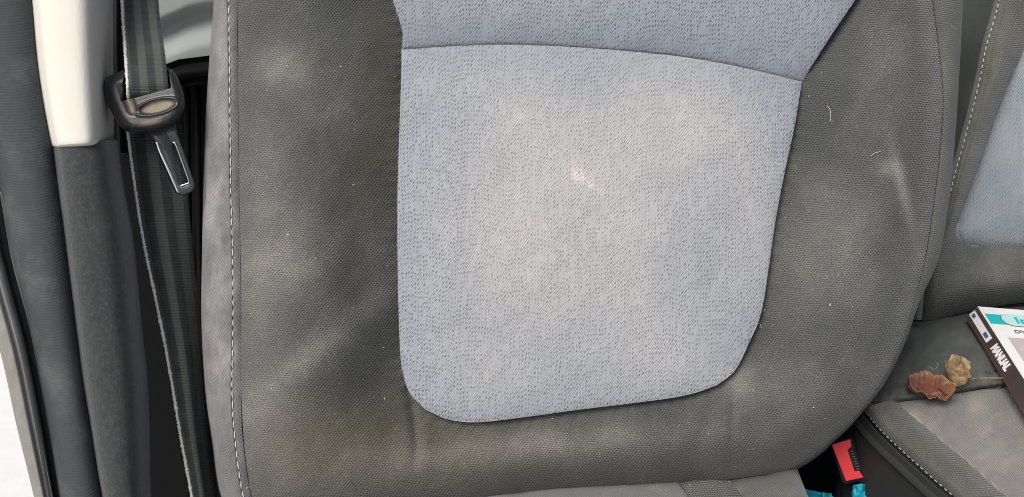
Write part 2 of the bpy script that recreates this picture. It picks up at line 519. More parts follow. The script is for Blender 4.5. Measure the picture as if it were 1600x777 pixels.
# ------------------------------------------------------------------ door pillar
pil = thing('door_pillar', P(150, 777, .70), 'door pillar with cream upper trim, dark felt lower trim and slate rubber seal', 'door pillar')
def loft(rows, n=90, mrow=120):
    """rows: list of (py, [(px, d), ...])"""
    A = np.array([[(px, py + (0), d) for px, d in r] for py, r in rows])
    A = cr(A, mrow); A = np.swapaxes(cr(np.swapaxes(A, 0, 1), n), 0, 1)
    return A
def loftP(rows, n=60, mrow=120):
    A = loft(rows, n, mrow); return P(A[..., 0], A[..., 1], A[..., 2])
# slate seal: a fat rounded rubber tube
def slate_row(y, l, r, dd):
    w_ = r - l
    return (y, [(l + 4, dd + .06), (l - 1, dd + .02), (l + .14 * w_, dd + .004), (l + .40 * w_, dd), (l + .70 * w_, dd + .003), (l + .92 * w_, dd + .012), (r + 1, dd + .028), (r - 4, dd + .05)])
sl = [slate_row(-200, -150, 42, .603), slate_row(0, -70, 58, .605), slate_row(120, -42, 68, .605), slate_row(230, -10, 86, .605), slate_row(380, 14, 108, .605), slate_row(508, 46, 124, .605), slate_row(584, 61, 133, .605), slate_row(671, 77, 148, .605), slate_row(777, 93, 166, .605), slate_row(950, 122, 200, .605)]
sheet('door_seal', loftP(sl), MAT['slate'], pil, thick=.004)
# thin pale bead where the seal meets the lip
bead = crl(np.array([P(l + .5, y, .622) for y, l in ((300, 1), (380, 14), (431, 25), (508, 46), (584, 61), (671, 77), (777, 93), (900, 114))]), 120)
Vv, Ff = tubes([bead], .00055); mesh('seal_bead', Vv, Ff, MAT['lip'], pil)
# outer lip
def lip_row(y, l, r, dd=.606):
    w_ = r - l
    return (y, [(l + 5, dd + .06), (l, dd + .02), (l + .12 * w_, dd + .004), (l + .34 * w_, dd), (l + .50 * w_, dd + .004), (l + .58 * w_, dd + .004), (l + .74 * w_, dd + .010), (l + .84 * w_, dd + .03), (r + 6, dd + .035)])
lp = [lip_row(-250, -230, -150), lip_row(0, -170, -70), lip_row(200, -110, -20), lip_row(380, -55, 14), lip_row(431, -36, 25), lip_row(549, 0, 54), lip_row(666, 26, 76), lip_row(777, 53, 93), lip_row(950, 92, 124)]
sheet('outer_lip', loftP(lp), MAT['lip'], pil, thick=.003)
# cream upper trim, rounded, closing at its lower edge
def cream_row(y, l, r, dd=.600, s=0.0):
    w_ = r - l
    return (y, [(l - 18, dd + .03 + s), (l - 2, dd + .012 + s), (l + .06 * w_, dd + .003 + s), (l + .3 * w_, dd + s), (l + .58 * w_, dd + .002 + s), (l + .74 * w_, dd + .014 + s), (l + .9 * w_, dd + .05 + s), (r, dd + .085 + s), (r - 6, dd + .12 + s)])
cm = [cream_row(-200, 40, 168), cream_row(0, 58, 176), cream_row(90, 66, 177), cream_row(160, 76, 178), cream_row(205, 84, 178), cream_row(222, 88, 177), cream_row(228, 89, 176, s=.002), cream_row(231, 90, 175, s=.008)]
A = loft(cm, 70, 120)
A[..., 1] -= 6 * sstep(.25, .85, np.linspace(0, 1, 70))[None, :] * sstep(150, 231, A[..., 1])  # lower edge rises to the right
sheet('upper_trim', P(A[..., 0], A[..., 1], A[..., 2]), MAT['cream'], pil, thick=.003)
# black strip behind the trim, standing in for shade in the gap
gap = [(-200, [(160, .80), (186, .76), (200, .80)]), (0, [(166, .80), (181, .77), (196, .80)]), (100, [(172, .80), (182, .77), (200, .80)]), (240, [(172, .80), (190, .78), (206, .82)])]
sheet('gap_shade', loftP(gap, 14, 60), MAT['black'], pil, thick=.01)
# felt lower trim
def felt_row(y, l, r, dd=.604):
    w_ = r - l
    return (y, [(l - 22, dd + .035), (l - 3, dd + .012), (l + .08 * w_, dd + .003), (l + .3 * w_, dd), (l + .6 * w_, dd + .004), (l + .8 * w_, dd + .018), (l + .93 * w_, dd + .05), (r, dd + .09), (r - 4, dd + .13)])
fl_ = [felt_row(224, 88, 184, .608), felt_row(240, 92, 186), felt_row(300, 98, 196), felt_row(380, 108, 210), felt_row(508, 124, 222), felt_row(584, 133, 230), felt_row(671, 146, 234), felt_row(777, 163, 236), felt_row(950, 196, 246)]
A = loft(fl_, 70, 200)
A[..., 1] -= 6 * sstep(.25, .85, np.linspace(0, 1, 70))[None, :] * (1 - sstep(224, 300, A[..., 1]))
A[..., 2] += .0012 * fbm(A[..., 0], A[..., 1], 40, 5)
sheet('lower_trim', P(A[..., 0], A[..., 1], A[..., 2]), MAT['felt'], pil, thick=.004)

# ------------------------------------------------------------------ driver's seat
seat = thing('front_seat', P(800, 1000, .70), 'dusty charcoal front seat with a wide blue grey centre panel, nearest the camera', 'car seat', 'car seats')
inner = [(592, -150), (615, 0), (629, 50), (628, 110), (625, 200), (622, 300), (622, 400), (624, 500), (628, 570), (640, 612), (665, 640), (700, 655), (745, 660), (820, 652), (900, 641), (990, 630), (1070, 618), (1120, 602), (1148, 578), (1170, 535), (1188, 490), (1200, 420), (1210, 350), (1225, 270), (1240, 200), (1252, 128), (1272, 96), (1335, 0), (1420, -150)]
outer = [(372, -150), (371, 0), (372, 60), (372, 110), (373, 200), (374, 300), (376, 400), (377, 500), (377, 610), (384, 720), (400, 800), (470, 845), (620, 830), (760, 800), (880, 775), (990, 762), (1080, 753), (1150, 748), (1242, 729), (1317, 671), (1372, 605), (1407, 538), (1428, 470), (1446, 400), (1461, 300), (1471, 200), (1472, 130), (1456, 0), (1430, -150)]
NS, NT = 760, 170
I = cr(np.array(inner, float), NS); O = cr(np.array(outer, float), NS)
s_ = np.linspace(0, len(inner) - 1, NS)[:, None]
t = np.concatenate([[-.05, -.02], np.linspace(0, 1, NT - 2) ** 1.15])[None, :]
PX = I[:, None, 0] * (1 - t) + O[:, None, 0] * t
PY = I[:, None, 1] * (1 - t) + O[:, None, 1] * t
# how far bolsters stand forward along the loop: left, bottom, right
key = [0, 1, 5, 8, 10, 12, 14, 16, 18, 20, 22, 24, 26, 28]
Amp = np.interp(s_, key, [.036, .037, .038, .036, .026, .012, .008, .010, .018, .030, .034, .034, .030, .028])
End = np.interp(s_, key, [.0064, .0064, .0064, .0064, .002, -.030, -.034, -.034, -.022, -.012, -.010, -.008, -.006, -.004])
Pk = np.interp(s_, key, [.60, .60, .60, .60, .58, .42, .36, .36, .5, .62, .66, .66, .66, .66])
tt = np.clip(t, 0, 1)
rise = np.sin(np.clip(tt / Pk, 0, 1) * math.pi / 2) ** 1.25
q = np.clip((tt - Pk) / (1 - Pk), 0, 1)
fall = Amp + (End - Amp) * q ** 2.4
h = np.where(tt < Pk, Amp * rise, fall)
dpx = np.hypot(PX - I[:, None, 0], PY - I[:, None, 1]) * np.where(t < 0, -1, 1)
opx = np.hypot(PX - O[:, None, 0], PY - O[:, None, 1])
h = h - .0008 * np.exp(-opx / 3)
pk = np.cumsum(np.concatenate([[0], np.hypot(*np.diff(I, axis=0).T)]))[:, None]; pko = np.cumsum(np.concatenate([[0], np.hypot(*np.diff(O, axis=0).T)]))[:, None]
h = h + np.where(t < 0, 0, .0007 * np.sin(pk / 3.1 + 2 * np.sin(pk / 37)) * np.exp(-dpx / 16) * np.clip(dpx / 4, 0, 1) + .00045 * np.sin(pko / 4.2 + 2 * np.sin(pko / 31)) * np.exp(-opx / 14) * np.clip(opx / 4, 0, 1))
h = np.where(t < 0, -.002, h)
def line_d(px, py, pts):
    """distance in pixels to a polyline, and the fraction along it"""
    best = np.full(px.shape, 1e9); fr = np.zeros(px.shape); n = len(pts) - 1
    for k in range(n):
        ax, ay = pts[k]; bx, by = pts[k + 1]; L = (bx - ax) ** 2 + (by - ay) ** 2
        u = np.clip(((px - ax) * (bx - ax) + (py - ay) * (by - ay)) / L, 0, 1)
        dd = np.hypot(px - ax - u * (bx - ax), py - ay - u * (by - ay)); mk = dd < best
        best = np.where(mk, dd, best); fr = np.where(mk, (k + u) / n, fr)
    return best, fr
live = np.where(t < 0, 0, 1)
for pts, wid, amp in (([(638, 600), (648, 660), (652, 700), (645, 745)], 8, .0034), ([(1148, 585), (1146, 640), (1142, 760)], 7, .002),
                      ([(668, 655), (664, 700), (672, 740)], 12, -.0012), ([(1110, 640), (1094, 690), (1085, 740)], 14, .002)):
    d_, fr_ = line_d(PX, PY, pts); h = h - live * amp * np.exp(-(d_ / wid) ** 2) * np.sin(np.clip(fr_ * .96 + .1, 0, 1) * math.pi) ** .6
h = h + live * np.clip(dpx / 40, 0, 1) * (.0022 * fbm(PX, PY, 120, 3) + .0007 * fbm(PX, PY, 34, 4))
# gentle diagonal swell on the left bolster and soft folds near the lower right
h = h + live * (.0022 * gauss(PX, PY, 500, 560, 150, 34, -38) - .002 * gauss(PX, PY, 560, 620, 120, 34, -38) + .003 * gauss(PX, PY, 1405, 300, 26, 90, -8) - .003 * gauss(PX, PY, 1300, 235, 60, 80)
                + .003 * gauss(PX, PY, 1320, 470, 90, 70, 30) - .002 * gauss(PX, PY, 1230, 560, 60, 40))
D = .628 - h
G = lambda *a: gauss(PX, PY, *a)
brk = .6 + .7 * np.clip(fbm(PX, PY, 60, 11, 4) + .5, 0, 1.4)
smear = np.clip(fbm(PX * .8 + PY * .6, (PY * .8 - PX * .6) * .3, 26, 13, 4), 0, 1)
dust_shade = (.34 * G(440, 105, 42, 36) + .22 * G(520, 150, 60, 90) + .30 * G(415, 300, 38, 110) + .30 * G(450, 400, 70, 80) + .34 * G(500, 545, 170, 24, -40) + .25 * G(590, 400, 30, 90)
        + .20 * G(400, 480, 30, 130) + .22 * G(430, 640, 60, 60) + .18 * G(560, 720, 120, 40) + .28 * G(800, 700, 170, 24, -6) + .22 * G(960, 690, 150, 26, -6)
        + .75 * G(1412, 300, 8, 64, -13) + .35 * G(1392, 262, 22, 14) + .26 * G(1290, 310, 60, 70) + .22 * G(1300, 420, 100, 80) + .40 * G(1155, 596, 22, 26) + .16 * G(1240, 620, 90, 60)
        + .18 * G(1400, 80, 50, 90) + .16 * G(1350, 600, 60, 30, -50) + .20 * np.exp(-((opx - 10) / 14) ** 2) * (PX > 1100))
dust_shade = np.clip(dust_shade * brk * 1.1 + .05 + .12 * smear - .16 * G(1275, 190, 60, 130) - .10 * G(1330, 40, 70, 60) - .12 * G(600, 480, 40, 160) + .10 * np.clip(fbm(PX, PY, 90, 15, 3), 0, 1), 0, .9)  # subtracted patches on the right bolster paint shade beside the panel
soil = (.75 * G(590, 120, 45, 190) + .6 * G(560, 330, 60, 150) + .8 * G(590, 700, 160, 110) + .7 * G(820, 705, 190, 40) + .4 * G(470, 700, 90, 90) + .35 * G(1380, 640, 130, 60, -45) + .35 * G(1440, 200, 30, 200) + .2 * G(1200, 690, 120, 50))
soil = np.clip(soil, 0, 1)
UVs = np.stack([PX, -PY], 2)
sheet('bolster_cover', P(PX, PY, D), MAT['dark'], seat, UVs, {'dust_shade': dust_shade, 'soil': soil})

# centre panels
def coons(top, bot, lef, rig, m, n):
    T = crl(np.array(top, float), n); B = crl(np.array(bot, float), n); L = crl(np.array(lef, float), m); Rr = crl(np.array(rig, float), m)
    u = np.linspace(0, 1, n)[None, :, None]; v = np.linspace(0, 1, m)[:, None, None]
    return (1 - v) * T[None] + v * B[None] + (1 - u) * L[:, None] + u * Rr[:, None] - ((1 - u) * (1 - v) * T[0] + u * (1 - v) * T[-1] + (1 - u) * v * B[0] + u * v * B[-1])
seam = [(628, 78), (700, 73), (790, 70), (900, 74), (1000, 82), (1080, 91), (1170, 108), (1252, 128)]
lowL = [(628, 78), (628, 110), (625, 200), (622, 300), (622, 400), (624, 500), (628, 570), (640, 612), (665, 640)]
lowB = [(665, 640), (700, 655), (745, 660), (820, 652), (900, 641), (990, 630), (1070, 618), (1120, 602)]
lowR = [(1252, 128), (1240, 200), (1225, 270), (1210, 350), (1200, 420), (1188, 490), (1170, 535), (1148, 578), (1120, 602)]
C = coons(seam, lowB, lowL, lowR, 330, 360); X, Y = C[..., 0], C[..., 1]
de, _ = line_d(X, Y, lowL + lowB[1:] + lowR[::-1][1:]); ds, _ = line_d(X, Y, seam)
h = .010 * gauss(X, Y, 900, 330, 420, 360) - .0006 * np.exp(-de / 3) - .0040 * np.exp(-de / 38) - .0007 * np.exp(-ds / 1.5) - .0010 * np.exp(-ds / 20)
h += .0022 * fbm(X, Y, 150, 21) + .0006 * fbm(X, Y, 40, 22) + .0015 * gauss(X, Y, 700, 420, 30, 200)
G = lambda *a: gauss(X, Y, *a)
brk = .85 + .35 * np.clip(fbm(X, Y, 90, 31, 4) + .45, 0, 1.2)
dust_shade = (.60 * G(960, 220, 220, 150) + .65 * G(920, 440, 250, 200) + .40 * G(780, 300, 110, 200) + .3 * G(1100, 200, 80, 100) + .30 * G(760, 600, 90, 60) + .25 * G(1060, 560, 100, 60) + .3 * G(1180, 340, 40, 130) + .22 * G(700, 130, 80, 40))
dust_shade = np.clip(dust_shade * brk, 0, 1)
scuff = (1.0 * G(903, 272, 9, 13, -30) + .95 * G(918, 286, 20, 7, 32) + .32 * G(815, 184, 22, 6, -35) + .3 * G(940, 360, 26, 5, -20) + .35 * G(1000, 470, 16, 8) + .55 * G(1130, 592, 26, 7, -30) + .25 * G(870, 380, 40, 5, 40))
sheet('lower_centre_panel', P(900 + (X - 900) * 1.003, Y, .6222 - h), MAT['insert'], seat, np.stack([X, -Y], 2), {'dust_shade': dust_shade, 'scuff': scuff})
upT = [(590, -150), (800, -160), (1100, -160), (1420, -150)]
upL = [(590, -150), (604, -60), (615, 0), (625, 32), (630, 55), (628, 78)]
upR = [(1420, -150), (1378, -70), (1335, 0), (1300, 52), (1272, 96), (1252, 128)]
C = coons(upT, seam, upL, upR, 150, 360); X, Y = C[..., 0], C[..., 1]
de, _ = line_d(X, Y, upL); de2, _ = line_d(X, Y, upR); de = np.minimum(de, de2); ds, _ = line_d(X, Y, seam)
h = .010 * gauss(X, Y, 900, -60, 420, 220) - .0006 * np.exp(-de / 3) - .0040 * np.exp(-de / 38) - .0004 * np.exp(-ds / 2.0) - .0125 * np.exp(-ds / 55)
h += .0016 * fbm(X, Y, 150, 23) + .0005 * fbm(X, Y, 40, 24)
brk = .55 + .7 * np.clip(fbm(X, Y, 60, 33, 4) + .45, 0, 1.2)
dust_shade = np.clip((.16 * gauss(X, Y, 800, 0, 200, 60)) * brk, 0, 1)
sheet('upper_centre_panel', P(950 + (X - 950) * 1.003, Y, .6146 - h), MAT['insert'], seat, np.stack([X, -Y + 7], 2), {'dust_shade': dust_shade, 'scuff': 0 * X})

# left side strip: twill gusset that turns the corner and runs to the back
rows = []
for y, se, st_, ou in ((-150, 372, 358, 338), (0, 371, 358, 334), (110, 372, 359, 326), (200, 373, 360, 321), (300, 374, 361, 318), (400, 376, 364, 316), (500, 377, 364.5, 315), (610, 377, 363, 321), (690, 380, 368, 332), (777, 393, 381, 346), (860, 420, 408, 385)):
    rows.append([(se + 2, y, .634), (se + .6, y, .6242), (se - 3, y, .6226), (se - 9, y, .6222), (st_, y, .6228), (st_ - 5, y, .6222), (st_ - (st_ - ou) * .45, y, .630), (ou + 4, y, .655), (ou, y, .690), (ou + 10, y, .74), (ou + 40, y, .80)])
A = np.array(rows); A = cr(A, 300); A = np.swapaxes(cr(np.swapaxes(A, 0, 1), 120), 0, 1)
A[..., 2] -= .0012 * fbm(A[..., 1], A[..., 0], 45, 41) * sstep(0, 30, 370 - A[..., 0])
Wd = P(A[..., 0], A[..., 1], A[..., 2])
br = .4 + .9 * np.clip(fbm(A[..., 0] * 2, A[..., 1], 50, 43, 4) + .4, 0, 1.2)
du = np.clip((.55 * gauss(A[..., 0], A[..., 1], 335, 330, 30, 260) + .3 * gauss(A[..., 0], A[..., 1], 345, 60, 20, 80) + .35 * gauss(A[..., 0], A[..., 1], 340, 560, 24, 90) + .15) * br, 0, 1)  # pale band down the strip: dust plus a painted lit stripe
sheet('side_gusset', Wd, MAT['twill'], seat, arc_uv(Wd), {'dust_shade': du})
st_path = crl(np.array([P(x, y, .6225) for x, y in ((358, -150), (358, 0), (359, 110), (360, 200), (361, 300), (364, 400), (364.5, 500), (363, 610), (368, 690), (381, 777), (408, 860))]), 500)
stitches('stitching', st_path, MAT['thread'], seat, step=.0068, fill=.80, rad=.00040, lift=.0007)

# right side and underside wrap
k0 = 300
Ou = O[k0:]
sil = cr(np.array([(372, -150), (371, 0), (372, 60), (372, 110), (373, 200), (374, 300), (376, 400), (377, 500), (375, 610), (382, 722), (398, 806), (470, 850), (620, 835), (760, 805), (880, 779), (990, 766), (1080, 757), (1150, 752), (1245, 732), (1321, 673), (1376, 607), (1411, 540), (1437, 468), (1466, 402), (1483, 305), (1492, 205), (1497, 130), (1504, 0), (1508, -150)], float), NS)[k0:]
cen = np.array([900.0, 100.0])
oe = (.628 + .004 - End[k0:, 0])
wr = []
for fr, dep in ((-.008, .012), (.0, .001), (.10, -.0005), (.35, .003), (.7, .018), (.94, .05), (1.0, .085), (1.0, .13)):
    p = Ou + (sil - Ou) * max(fr, 0)
    if fr < 0: p = Ou + (cen - Ou) * .006
    if dep > .1: p = sil + (cen - sil) * .03
    wr.append(np.stack([p[:, 0], p[:, 1], oe + dep], 1))
A = np.swapaxes(np.array(wr), 0, 1); A = np.swapaxes(cr(np.swapaxes(A, 0, 1), 60), 0, 1)
Wd = P(A[..., 0], A[..., 1], A[..., 2])
sheet('side_cover', Wd, MAT['dark_far'], seat, np.stack([A[..., 0] + A[..., 2] * 1500, -A[..., 1]], 2), {'dust_shade': .22 + .2 * fbm(A[..., 0], A[..., 1], 40, 45), 'soil': .8 + 0 * A[..., 0]})
# hard back shell closes the seat from behind
bp = np.concatenate([np.array([(356 + 24, -150), (358, 100), (356, 400), (365, 700), (420, 850)]), np.array([(900, 780), (1240, 725), (1400, 520), (1440, 400), (1470, 200), (1480, -150)])])
n = len(bp); Wf = P(bp[:, 0], bp[:, 1], np.full(n, .775)); Wb = P(bp[:, 0], bp[:, 1], np.full(n, .80))
mesh('back_shell', np.concatenate([Wf, Wb]), [tuple(range(n)), tuple(range(2 * n - 1, n - 1, -1))] + [(i, i + n, (i + 1) % n + n, (i + 1) % n) for i in range(n)], MAT['shell'], seat, smooth=False)

# cushion of the same seat, peeping out under the backrest
z0 = CAM[2] - .422
def cush(poly_rows, name, mat, parent, uvs=1, attrs=None, m_=40, n_=60, thick=.012, noise=.002, seed=51):
    A = cr(np.array(poly_rows, float), m_); A = np.swapaxes(cr(np.swapaxes(A, 0, 1), n_), 0, 1)
    W = Pz(A[..., 0], A[..., 1], A[..., 2] + noise * fbm(A[..., 0], A[..., 1], 30, seed))
    at = None
    if attrs: at = {k: v + 0 * A[..., 0] if not callable(v) else v(A[..., 0], A[..., 1]) for k, v in attrs.items()}
    return sheet(name, W, mat, parent, np.stack([A[..., 0], -A[..., 1]], 2), at, thick)
cush([[(500, 735, z0 - .03), (800, 735, z0 - .03), (1052, 735, z0 - .03)], [(500, 765, z0 - .004), (800, 765, z0 - .004), (1064, 757, z0 - .006)], [(480, 830, z0), (800, 830, z0), (1100, 820, z0)], [(440, 1000, z0), (800, 1000, z0), (1190, 1000, z0)]],
     'cushion_insert', MAT['cush_insert'], seat, attrs={'dust_shade': lambda x, y: .0 + .5 * np.clip(fbm(x, y, 20, 6), 0, 1)})
cush([[(1050, 730, z0 - .03), (1100, 730, z0 - .03), (1140, 730, z0 - .03)], [(1062, 757, z0 - .007), (1100, 752, z0 - .003), (1140, 750, z0 - .006)], [(1096, 820, z0 - .001), (1150, 820, z0 + .002), (1200, 820, z0)], [(1186, 1000, z0), (1240, 1000, z0), (1310, 1000, z0)]],
     'cushion_border', MAT['dark_far'], seat, attrs={'dust_shade': .05, 'soil': .1}, seed=52)
cush([[(1138, 728, z0 - .03), (1190, 722, z0 - .03), (1234, 715, z0 - .03), (1236, 716, z0 - .09)], [(1138, 750, z0 - .006), (1190, 745, z0), (1240, 728, z0 - .004), (1243, 736, z0 - .09)], [(1198, 820, z0), (1240, 810, z0 + .004), (1272, 800, z0 - .004), (1272, 810, z0 - .09)], [(1308, 1000, z0), (1350, 1000, z0), (1372, 1000, z0 - .004), (1370, 1010, z0 - .09)]],
     'cushion_bolster', MAT['cush_dark'], seat, attrs={'dust_shade': lambda x, y: .3 * np.clip(fbm(x, y, 22, 8), 0, 1)}, seed=53)

# ------------------------------------------------------------------ the neighbouring seat
ps = thing('rear_seat', P(1700, 900, .85), 'passenger seat at the right edge with paler blue panel, booklet and leaves on its cushion', 'car seat', 'car seats')
pin = [(1652, -150), (1622, 0), (1600, 72), (1581, 118), (1560, 170), (1535, 242), (1514, 299), (1499, 340), (1493, 362), (1503, 381), (1535, 388), (1600, 387), (1750, 384), (1950, 380), (2080, 340), (2110, 200), (2100, -150)]
pou = [(1592, -150), (1562, 0), (1542, 72), (1533, 118), (1522, 165), (1507, 222), (1492, 275), (1478, 330), (1450, 420), (1440, 500), (1500, 490), (1600, 473), (1750, 470), (1980, 470), (2200, 450), (2260, 200), (2240, -150)]
I2 = cr(np.array(pin, float), 420); O2 = cr(np.array(pou, float), 420)
t = np.concatenate([[-.06], np.linspace(0, 1, 80)])[None, :]
PX = I2[:, None, 0] * (1 - t) + O2[:, None, 0] * t; PY = I2[:, None, 1] * (1 - t) + O2[:, None, 1] * t
tt = np.clip(t, 0, 1)
sp_ = np.linspace(0, len(pin) - 1, 420)[:, None]
am = np.interp(sp_, [0, 7, 9, 11, 13, 16], [.030, .028, .016, .012, .016, .030]); en = np.interp(sp_, [0, 7, 9, 11, 13, 16], [.022, .020, -.02, -.03, -.02, .02])
h = am * np.sin(np.clip(tt / .55, 0, 1) * math.pi / 2) + (en - am) * np.clip((tt - .55) / .45, 0, 1) ** 2
dp = np.hypot(PX - I2[:, None, 0], PY - I2[:, None, 1])
h = h - .003 * np.exp(-dp / 5); h = np.where(t < 0, -.012, h)
h = h + np.where(t < 0, 0, .0015 * fbm(PX, PY, 60, 61))
h = h - .0012 * np.exp(-((np.hypot(PX - O2[:, None, 0], PY - O2[:, None, 1]) - 9) / 2.5) ** 2) * (sp_ < 9)
G = lambda *a: gauss(PX, PY, *a)
sheet('bolster_cover', P(PX, PY, .842 - h), MAT['dark_far'], ps, np.stack([PX, -PY], 2), {'dust_shade': np.clip(.22 + .25 * fbm(PX, PY, 60, 62) + .1 * (PY < 300), 0, 1), 'soil': np.clip(.45 - .4 * sstep(300, 420, PY) + 0 * PX, 0, 1)})
C = coons([(1652, -150), (1800, -150), (2100, -150)], [(1503, 381), (1535, 388), (1600, 387), (1750, 384), (1950, 380), (2080, 340)], pin[:10], [(2100, -150), (2110, 200), (2080, 340)], 200, 200)
X, Y = C[..., 0], C[..., 1]; de, _ = line_d(X, Y, pin[:15])
h = .008 - .008 * np.exp(-de / 10) - .006 * np.exp(-de / 50) + .002 * fbm(X, Y, 120, 63)
sheet('centre_panel', P(X, Y, .842 - h), MAT['insert_far'], ps, np.stack([X, -Y], 2), {'dust_shade': np.clip(.35 + .6 * fbm(X, Y, 70, 64), 0, 1), 'scuff': 0 * X})
# dark side of this backrest, running back from the stitched edge
e2 = cr(np.array(pou[:10], float), 160)
wr = []
for dx, dep in ((0, .0), (-6, .001), (-10, .004), (-22, .03), (-55, .10), (-95, .20)):
    wr.append(np.stack([e2[:, 0] + dx, e2[:, 1], np.full(160, .8215) + dep], 1))
A = np.swapaxes(np.array(wr), 0, 1); A = np.swapaxes(cr(np.swapaxes(A, 0, 1), 40), 0, 1)
A[..., 2] += .003 * fbm(A[..., 0], A[..., 1], 60, 66)
sheet('side_cover', P(A[..., 0], A[..., 1], A[..., 2]), MAT['vinyl'], ps, np.stack([A[..., 0], -A[..., 1]], 2))
stp = crl(np.array([P(x - 1, y, .8195) for x, y in pou[:9]]), 300)
stitches('stitching', stp, MAT['thread'], ps, step=.0056, fill=.68, rad=.0004, lift=.0006)

# cushion
z1 = CAM[2] - .406
cush([[(1385, 512, z1 - .045), (1440, 499, z1 - .03), (1512, 484, z1 - .03), (1600, 471, z1 - .03), (1760, 455, z1 - .03), (2100, 440, z1 - .03)],
      [(1375, 530, z1 - .020), (1430, 518, z1 - .004), (1512, 502, z1 + .002), (1600, 490, z1 + .003), (1760, 474, z1 + .003), (2100, 460, z1)],
      [(1360, 575, z1 - .012), (1415, 570, z1 + .006), (1512, 555, z1 + .008), (1600, 545, z1 + .008), (1760, 530, z1 + .008), (2120, 510, z1)],
      [(1345, 618, z1 - .008), (1405, 615, z1 + .005), (1512, 600, z1 + .006), (1600, 588, z1 + .006), (1760, 566, z1 + .006), (2140, 540, z1)],
      [(1338, 640, z1 - .014), (1404, 632, z1 - .004), (1512, 614, z1 - .004), (1600, 600, z1 - .004), (1760, 578, z1 - .004), (2140, 550, z1)]],
     'cushion_rear', MAT['vinyl'], ps, m_=80, n_=160, noise=.004, seed=71)
cush([[(1400, 629, z1 - .008), (1500, 613, z1 - .008), (1600, 597, z1 - .008), (1760, 574, z1 - .008), (2100, 545, z1 - .008)],
      [(1408, 634, z1 - .001), (1510, 619, z1 - .001), (1608, 604, z1 - .001), (1770, 582, z1 - .001), (2100, 552, z1)],
      [(1455, 672, z1 + .0), (1555, 660, z1 + .001), (1650, 648, z1 + .001), (1800, 630, z1), (2150, 600, z1)],
      [(1560, 764, z1 + .0), (1660, 752, z1), (1760, 740, z1), (1920, 720, z1), (2300, 690, z1)],
      [(1760, 960, z1), (1860, 950, z1), (1980, 930, z1), (2150, 900, z1), (2500, 860, z1)]],
     'cushion_insert', MAT['cush_insert'], ps, m_=110, n_=130, noise=.0015, seed=72, attrs={'dust_shade': lambda x, y: np.clip(.30 + .5 * fbm(x, y, 45, 9, 4) + .8 * gauss(x, y, 1415, 640, 26, 10, 40) + .35 * gauss(x, y, 1525, 640, 14, 10), 0, 1)})
# border bolster between the insert and the stitched edge, then the side wall
def edge_row(ax, ay, bx, by):
    """a: insert edge, b: stitched edge"""
    f = lambda q: (ax + (bx - ax) * q, ay + (by - ay) * q)
    return [(*f(-.06), z1 - .012), (*f(.0), z1 - .002), (*f(.3), z1 + .008), (*f(.72), z1 + .009), (*f(.93), z1 + .003), (*f(1.0), z1 - .003)]
er = [edge_row(1396, 624, 1352, 636), edge_row(1404, 631, 1353, 645), edge_row(1455, 674, 1379, 676), edge_row(1506, 717, 1414, 709), edge_row(1557, 762, 1462, 752), edge_row(1640, 830, 1530, 812), edge_row(1760, 950, 1640, 920)]
cush(er, 'cushion_bolster', MAT['dark_far'], ps, m_=120, n_=40, noise=.001, seed=73, attrs={'dust_shade': lambda x, y: np.clip(.12 + .2 * fbm(x, y, 30, 10) + .5 * gauss(x, y, 1366, 632, 22, 8), 0, 1), 'soil': .45})
eb = [(1347, 630), (1353, 645), (1379, 676), (1414, 709), (1462, 752), (1530, 812), (1640, 920)]
rows = []
for dzz, sh in ((-.003, 0), (-.0015, -2.5), (-.004, -4), (-.02, -5), (-.09, -4), (-.20, 2), (-.34, 12)):
    rows.append([tuple(Pz(x + sh * .4, y - 0, z1 + 0) + np.array([sh * .0006, 0, dzz])) for x, y in eb])
A = cr(np.array(rows), 50); A = np.swapaxes(cr(np.swapaxes(A, 0, 1), 120), 0, 1)
sheet('cushion_side', A, MAT['vinyl_black'], ps, arc_uv(A), thick=.01)
stp = crl(np.array([Pz(x + 1.0, y + .5, z1 + .0012) for x, y in eb]), 300)
stitches('stitching', stp, MAT['thread'], ps, step=.0046, fill=.6, rad=.00026, lift=.0003)

# ------------------------------------------------------------------ seat belt
sb = thing('seat_belt', P(240, 777, .66), 'black striped seat belt with frayed pale edge hanging beside the pillar', 'seat belt')
def band(name, ctl, n=30, m_=160, cup=.0015):
    A = cr(np.array([[(l, y, d), ((l + r) / 2, y, d - cup), (r, y, d + dr)] for y, l, r, d, dr in ctl], float), m_)
    B = np.swapaxes(cr(np.swapaxes(A, 0, 1), n), 0, 1)
    W = P(B[..., 0], B[..., 1], B[..., 2])
    uv = arc_uv(W); uv[..., 0] = np.linspace(0, 1, n)[None, :]
    o = sheet(name, W, MAT['web'], sb, uv, thick=.0012)
    return W, o
Wu, ou_ = band('upper_webbing', [(-200, 184, 236, .70, .0), (0, 191, 247, .66, .0), (80, 196, 257, .636, .0), (125, 199, 262, .6265, .0), (142, 200, 264, .6285, .0), (152, 201, 265, .6335, .0), (170, 203, 266, .641, .0)])
Wl, ol_ = band('lower_webbing', [(170, 194, 276, .660, .004), (210, 200, 286, .662, .004), (300, 212, 293, .664, .008), (380, 225, 301, .664, .012), (470, 244, 310, .664, .016), (560, 262, 319, .664, .02), (690, 284, 330, .664, .03), (777, 300, 340, .664, .03), (900, 318, 356, .664, .03)])
for Wx, par in ((Wu, ou_), (Wl, ol_)):
    e = Wx[:, 0] + RT * -.0001
    e = crl(e, 400); e[:, 0] += .00012 * rng.standard_normal(400)
    V_, F_ = tubes([e], lambda m_: .0009 + .0003 * np.abs(rng.standard_normal(m_)))
    par_o = mesh('worn_edge', V_, F_, MAT['webedge'], par)
